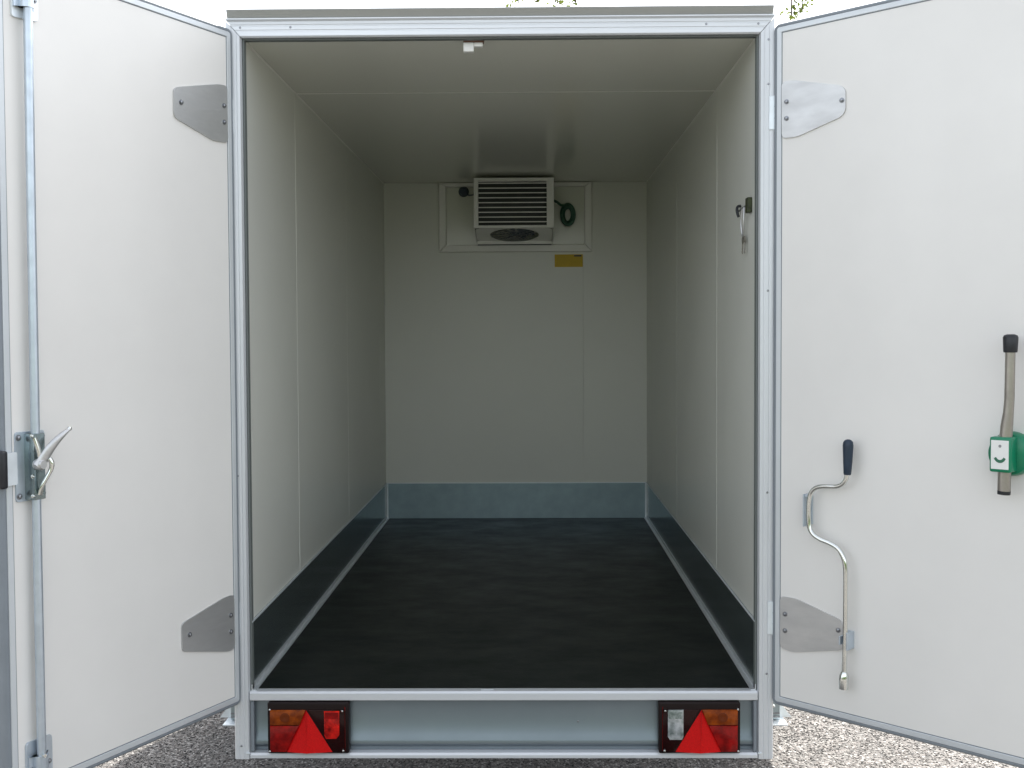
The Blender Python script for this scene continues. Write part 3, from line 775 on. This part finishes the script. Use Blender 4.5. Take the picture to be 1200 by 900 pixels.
# cooling unit
cu = empty('cooling_unit', (0, L, 1.45), 'white wall mounted cooling unit with dark louvres under the ceiling at the far end', 'cooling unit')
Y0, Y1 = L-.30, L-.0145
x0, x1, z0, z1 = -.205, .200, 1.524, 1.776
bm = new()
sl0, sl1, sz0, sz1 = x0+.0225, x1-.036, z0+.013, z1-.018      # louvre opening
box(bm, x0, sl0, Y0, Y0+.03, z0, z1, .001, 1); box(bm, sl1, x1, Y0, Y0+.03, z0, z1, .001, 1)
box(bm, sl0, sl1, Y0, Y0+.03, z0, sz0, .001, 1); box(bm, sl0, sl1, Y0, Y0+.03, sz1, z1, .001, 1)
obj('front_frame', bm, 'unit', cu, (0, Y0, 1.65))
bm = new()
for xa, xb in ((x0+.001, x0+.004), (x1-.004, x1-.001)):
    prism(bm, [(Y0+.0302, z0), (Y0+.0302, z1-.001), (Y1, z1-.001), (Y1, 1.475), (Y0+.06, 1.517)], 'x', xa, xb)
box(bm, x0+.0045, x1-.0045, Y0+.0302, Y1, z1-.005, z1-.001)
obj('casing', bm, 'unit', cu, (0, L-.15, 1.65))
bm = new(); box(bm, x0+.006, x1-.006, Y0+.045, Y0+.06, z0+.002, z1-.006); obj('coil_block', bm, 'black', cu, (0, Y0+.05, 1.65))
first = None
for k in range(9):
    z = sz0 + (k+.72)*(sz1-sz0)/9.1
    if first is None:
        bm = new(); prism(bm, [(Y0+.002, z-.0026), (Y0+.002, z+.0026), (Y0+.016, z+.003), (Y0+.016, z+.001)], 'x', sl0+.0005, sl1-.0005); first = obj('louvre', bm, 'unit', cu, (0, Y0+.01, z))
    else: copy_to(first, (0, Y0+.01, z), cu)
# sloping underside with the fan let in
yA, zA, yB, zB = Y0+.012, z0-.0005, Y1-.02, 1.478
sl = math.atan2(zB-zA, yB-yA)
def US(y, d=0):                                     # underside height at depth y, d below it
    return zA+(y-yA)*math.tan(sl)-d
bm = new()
nseg = 40; cy_ = (yA+yB)/2; rf = .118
outer = []; inner = []
for k in range(nseg):
    a = 2*math.pi*k/nseg; cx_, sy_ = math.cos(a), math.sin(a)
    inner.append(bm.verts.new((-.002+rf*1.07*cx_, cy_+rf*sy_, US(cy_+rf*sy_))))
    m_ = max(abs(cx_)/.196, abs(sy_)/((yB-yA)/2)); yy = cy_+sy_/m_
    outer.append(bm.verts.new((-.0025+cx_/m_, yy, US(yy))))
for k in range(nseg): bm.faces.new((inner[k], inner[(k+1) % nseg], outer[(k+1) % nseg], outer[k]))
obj('fan_plate', bm, 'unit', cu, (0, cy_, 1.5))
fan_c = Vector((-.002, cy_, US(cy_)+.014))
bm = new()
for k in range(7):
    a = 2*math.pi*k/7
    q = []
    for rr, da, dz in ((.028, -.25, .004), (.104, -.32, .010), (.108, .25, -.010), (.028, .35, -.005)):
        q.append(bm.verts.new((fan_c.x+rr*math.cos(a+da), fan_c.y+rr*math.sin(a+da), fan_c.z+dz+rr*math.sin(a+da)*math.tan(sl))))
    bm.faces.new(q)
obj('fan_blades', bm, 'blue_grey', cu, fan_c)
bm = new()
for rr in (.035, .06, .085, .108):
    tube(bm, [(fan_c.x+rr*1.07*math.cos(a), fan_c.y+rr*math.sin(a), US(fan_c.y+rr*math.sin(a), .004)) for a in np.linspace(0, 2*math.pi, 33)], .0014, 6, False)
for k in range(6):
    a = math.pi*k/6+.2; dx, dy = .118*1.07*math.cos(a), .118*math.sin(a)
    tube(bm, [(fan_c.x-dx, fan_c.y-dy, US(fan_c.y-dy, .0022)), (fan_c.x+dx, fan_c.y+dy, US(fan_c.y+dy, .0022))], .0013, 6)
obj('fan_guard', bm, 'bolt', cu, (fan_c.x, fan_c.y, US(fan_c.y)), 50)
bm = new(); lathe(bm, [(.026, 0), (.026, -.014), (.016, -.018)], 'z', 20, (fan_c.x, fan_c.y, fan_c.z)); obj('fan_hub', bm, 'blue_grey', cu, fan_c, 40)
bm = new(); box(bm, x0+.006, x1-.006, yB-.012, Y1, 1.462, 1.4795, .001, 1); obj('drip_tray', bm, 'unit', cu, (0, Y1, 1.47))
bm = new(); box(bm, x0+.008, x1-.008, yB-.0115, Y1, 1.4575, 1.4618, 0); obj('tray_gasket', bm, 'black', cu, (0, Y1, 1.46))

# cord hanging in a coil beside the unit
rr_ = random.Random(3)
pts = [(.204, L-.12, 1.680), (.222, L-.09, 1.676), (.243, L-.06, 1.664)]
for k in range(0, 12*6+1):
    a = math.pi*.55 - 2*math.pi*k/12; f = 1+.24*math.sin(k*.37+.6)
    pts.append((.279+.029*f*math.cos(a), L-.035+.016*math.sin(k*.9), 1.617+.046*f*math.sin(a)))
bm = new(); tube(bm, smooth_path(pts, 3), .0072, 8)
tag(obj('cord', bm, 'cable', None, (.279, L-.03, 1.617), 50), 'coil of dark green cord hanging right of the cooling unit', 'cord')
bm = new(); lathe(bm, [(.027, -.003), (.028, -.012), (.022, -.020), (.020, -.034), (.012, -.038)], 'y', 24, (-.272, L, 1.743)); obj('drain_plug', bm, 'blue_grey', T, (-.272, L-.01, 1.743), 40)
bm = new(); tube(bm, smooth_path([(-.262, L-.03, 1.735), (-.245, L-.04, 1.722), (-.225, L-.06, 1.720), (-.204, L-.09, 1.722)], 4), .004, 8); obj('drain_tube', bm, 'blue_grey', T, (-.23, L-.05, 1.72), 50)
bm = new(); box(bm, .209, .359, L-.0012, L-.0002, 1.343, 1.410, 0); ys_ = obj('notice', bm, 'yellow', None, (.284, L, 1.377)); tag(ys_, 'yellow notice sticker below the right end of the cooling unit', 'sticker')
bm = new(); box(bm, .312, .352, L-.0016, L-.0012, 1.398, 1.406, 0); obj('printed_bar', bm, 'black', ys_, (.33, L, 1.402))

# ------------------------------------------------------------------ tree behind, drooping twigs above the roof
def tree(base, cz, rad, tips, label, nleaf=26000, seed=1):
    rg = np.random.default_rng(seed)
    t = empty('tree', base, label, 'tree')
    bx, by, bz = base
    bm = new(); rs = random.Random(seed)
    tr = smooth_path([(bx, by, bz-.1), (bx+.1, by, bz+2), (bx-.05, by+.1, bz+4.5), (bx+.1, by, cz+.5), (bx, by, cz+rad[2]*.7)], 5)
    tube(bm, tr, list(np.linspace(.24, .05, len(tr))), 12)
    obj('trunk', bm, 'bark', t, base, 60)
    bm = new(); ends = []
    for k in range(26):
        a = rs.uniform(0, 6.28); q = rs.uniform(.5, .95); h = rs.uniform(-.75, .8)
        e = Vector((bx+rad[0]*q*math.cos(a)*math.sqrt(1-h*h*.8), by+rad[1]*q*math.sin(a)*math.sqrt(1-h*h*.8), cz+rad[2]*h))
        s0 = Vector((bx, by, cz-rad[2]*.9+rs.uniform(0, 2)*rad[2]*.7)); m_ = (s0+e)/2+Vector((0, 0, .35))
        pp = smooth_path([s0, m_, e], 4); tube(bm, pp, list(np.linspace(.06, .012, len(pp))), 6); ends.append(e)
    for (x, y, z, zt) in tips:
        tube(bm, smooth_path([(x-.35, y+.1, zt+.2), (x-.1, y, zt), (x, y, (z+zt)/2), (x+.03, y, z)], 4), .011, 5)
    obj('branch', bm, 'bark', t, (bx, by, cz), 60)
    C = []
    per = nleaf//len(ends)
    for e in ends:
        C.append(np.array(e)+rg.normal(0, 1, (per, 3))*np.array([.62, .62, .42]))
    C = np.concatenate(C)
    keep = (((C-np.array([bx, by, cz]))/np.array(rad))**2).sum(1) < 1.0
    C = C[keep]
    T2 = []
    for (x, y, z, zt) in tips:
        m_ = 150; f = rg.uniform(0, 1, m_)**1.6
        T2.append(np.stack([x+.03*(1-f)+rg.normal(0, .07, m_), y+rg.normal(0, .07, m_), z+f*(zt-z)+rg.uniform(-.05, .03, m_)], 1))
    C = np.concatenate([C]+T2); k = len(C)
    d1 = rg.normal(0, 1, (k, 3)); d1 /= np.linalg.norm(d1, axis=1)[:, None]
    d2 = np.cross(d1, rg.normal(0, 1, (k, 3))); d2 /= np.linalg.norm(d2, axis=1)[:, None]
    sz = rg.uniform(.026, .05, (k, 1))
    V_ = np.stack([C-d1*sz, C+d2*sz*.5, C+d1*sz, C-d2*sz*.5], 1).reshape(-1, 3)
    me = bpy.data.meshes.new('foliage'); me.vertices.add(len(V_)); me.vertices.foreach_set('co', (V_-np.array(base)).reshape(-1))
    me.loops.add(k*4); me.loops.foreach_set('vertex_index', np.arange(k*4, dtype=np.int32))
    me.polygons.add(k); me.polygons.foreach_set('loop_start', np.arange(0, k*4, 4, dtype=np.int32)); me.update(calc_edges=True)
    me.materials.append(MT['leaf'])
    o = bpy.data.objects.new('foliage', me); COL.objects.link(o); o.parent = t; o['kind'] = 'stuff'
tree((6.2, 13.5, GZ), 9.9, (6.6, 3.2, 2.4),
     [(.42, 12, 5.35, 7.6), (.66, 12, 5.36, 7.6), (-.1, 12, 5.365, 7.7), (.15, 12, 5.37, 7.7),
      (3.50, 12, 5.17, 7.8), (3.64, 12, 5.24, 7.8)],
     'tall leafy tree behind the trailer with twigs hanging above its roof')

# ------------------------------------------------------------------ unseen greenery added behind the camera to dim and green the box interior
rgh = np.random.default_rng(11)
hb = empty('added_hedge', (0, -10.5, GZ), 'unseen dense greenery added behind the viewer to darken and green the box interior', 'added_hedge')
bm = new(); nx, nz = 64, 10
prof = [(-.1, 0), (.12, .8), (.15, 1.8), (.1, 2.7), (-.15, 3.35), (-.7, 3.6), (-1.3, 3.4), (-1.6, 2.6), (-1.65, 1.2), (-1.5, 0)]
rows = []
for i in range(nx+1):
    x = -16+32*i/nx; rows.append([bm.verts.new((x, -9.5+y+rgh.uniform(-.14, .14), GZ+z*.62*(1+.04*math.sin(x*1.3))+rgh.uniform(-.08, .08)*(z > 0))) for y, z in prof])
for A, B in zip(rows, rows[1:]):
    for k in range(len(prof)-1): bm.faces.new((A[k], A[k+1], B[k+1], B[k]))
MT['added_hedge'] = mat('added_hedge_leaves', (.085, .125, .04), .6, color2=(.025, .045, .012), vscale=9, bump=1.0, bscale=14)
obj('added_hedge_body', bm, 'added_hedge', hb, (0, -10.5, GZ), 60)
k = 26000
yy = rgh.uniform(0, 5.2, k); pr = np.array(prof); dl = np.r_[0, np.cumsum(np.linalg.norm(np.diff(pr, axis=0), axis=1))]
py = np.interp(yy/5.2*dl[-1]*.62, dl, pr[:, 0]); pz = np.interp(yy/5.2*dl[-1]*.62, dl, pr[:, 1])
C = np.stack([rgh.uniform(-16, 16, k), -9.5+py+rgh.uniform(-.05, .18, k), GZ+pz*.62+rgh.uniform(-.1, .12, k)], 1)
d1 = rgh.normal(0, 1, (k, 3)); d1 /= np.linalg.norm(d1, axis=1)[:, None]
d2 = np.cross(d1, rgh.normal(0, 1, (k, 3))); d2 /= np.linalg.norm(d2, axis=1)[:, None]
sz = rgh.uniform(.03, .06, (k, 1))
V_ = np.stack([C-d1*sz, C+d2*sz*.55, C+d1*sz, C-d2*sz*.55], 1).reshape(-1, 3) - np.array((0, -10.5, GZ))
me = bpy.data.meshes.new('foliage'); me.vertices.add(len(V_)); me.vertices.foreach_set('co', V_.reshape(-1))
me.loops.add(k*4); me.loops.foreach_set('vertex_index', np.arange(k*4, dtype=np.int32))
me.polygons.add(k); me.polygons.foreach_set('loop_start', np.arange(0, k*4, 4, dtype=np.int32)); me.update(calc_edges=True)
me.materials.append(MT['leaf'])
o = bpy.data.objects.new('foliage', me); COL.objects.link(o); o.parent = hb; o['kind'] = 'stuff'
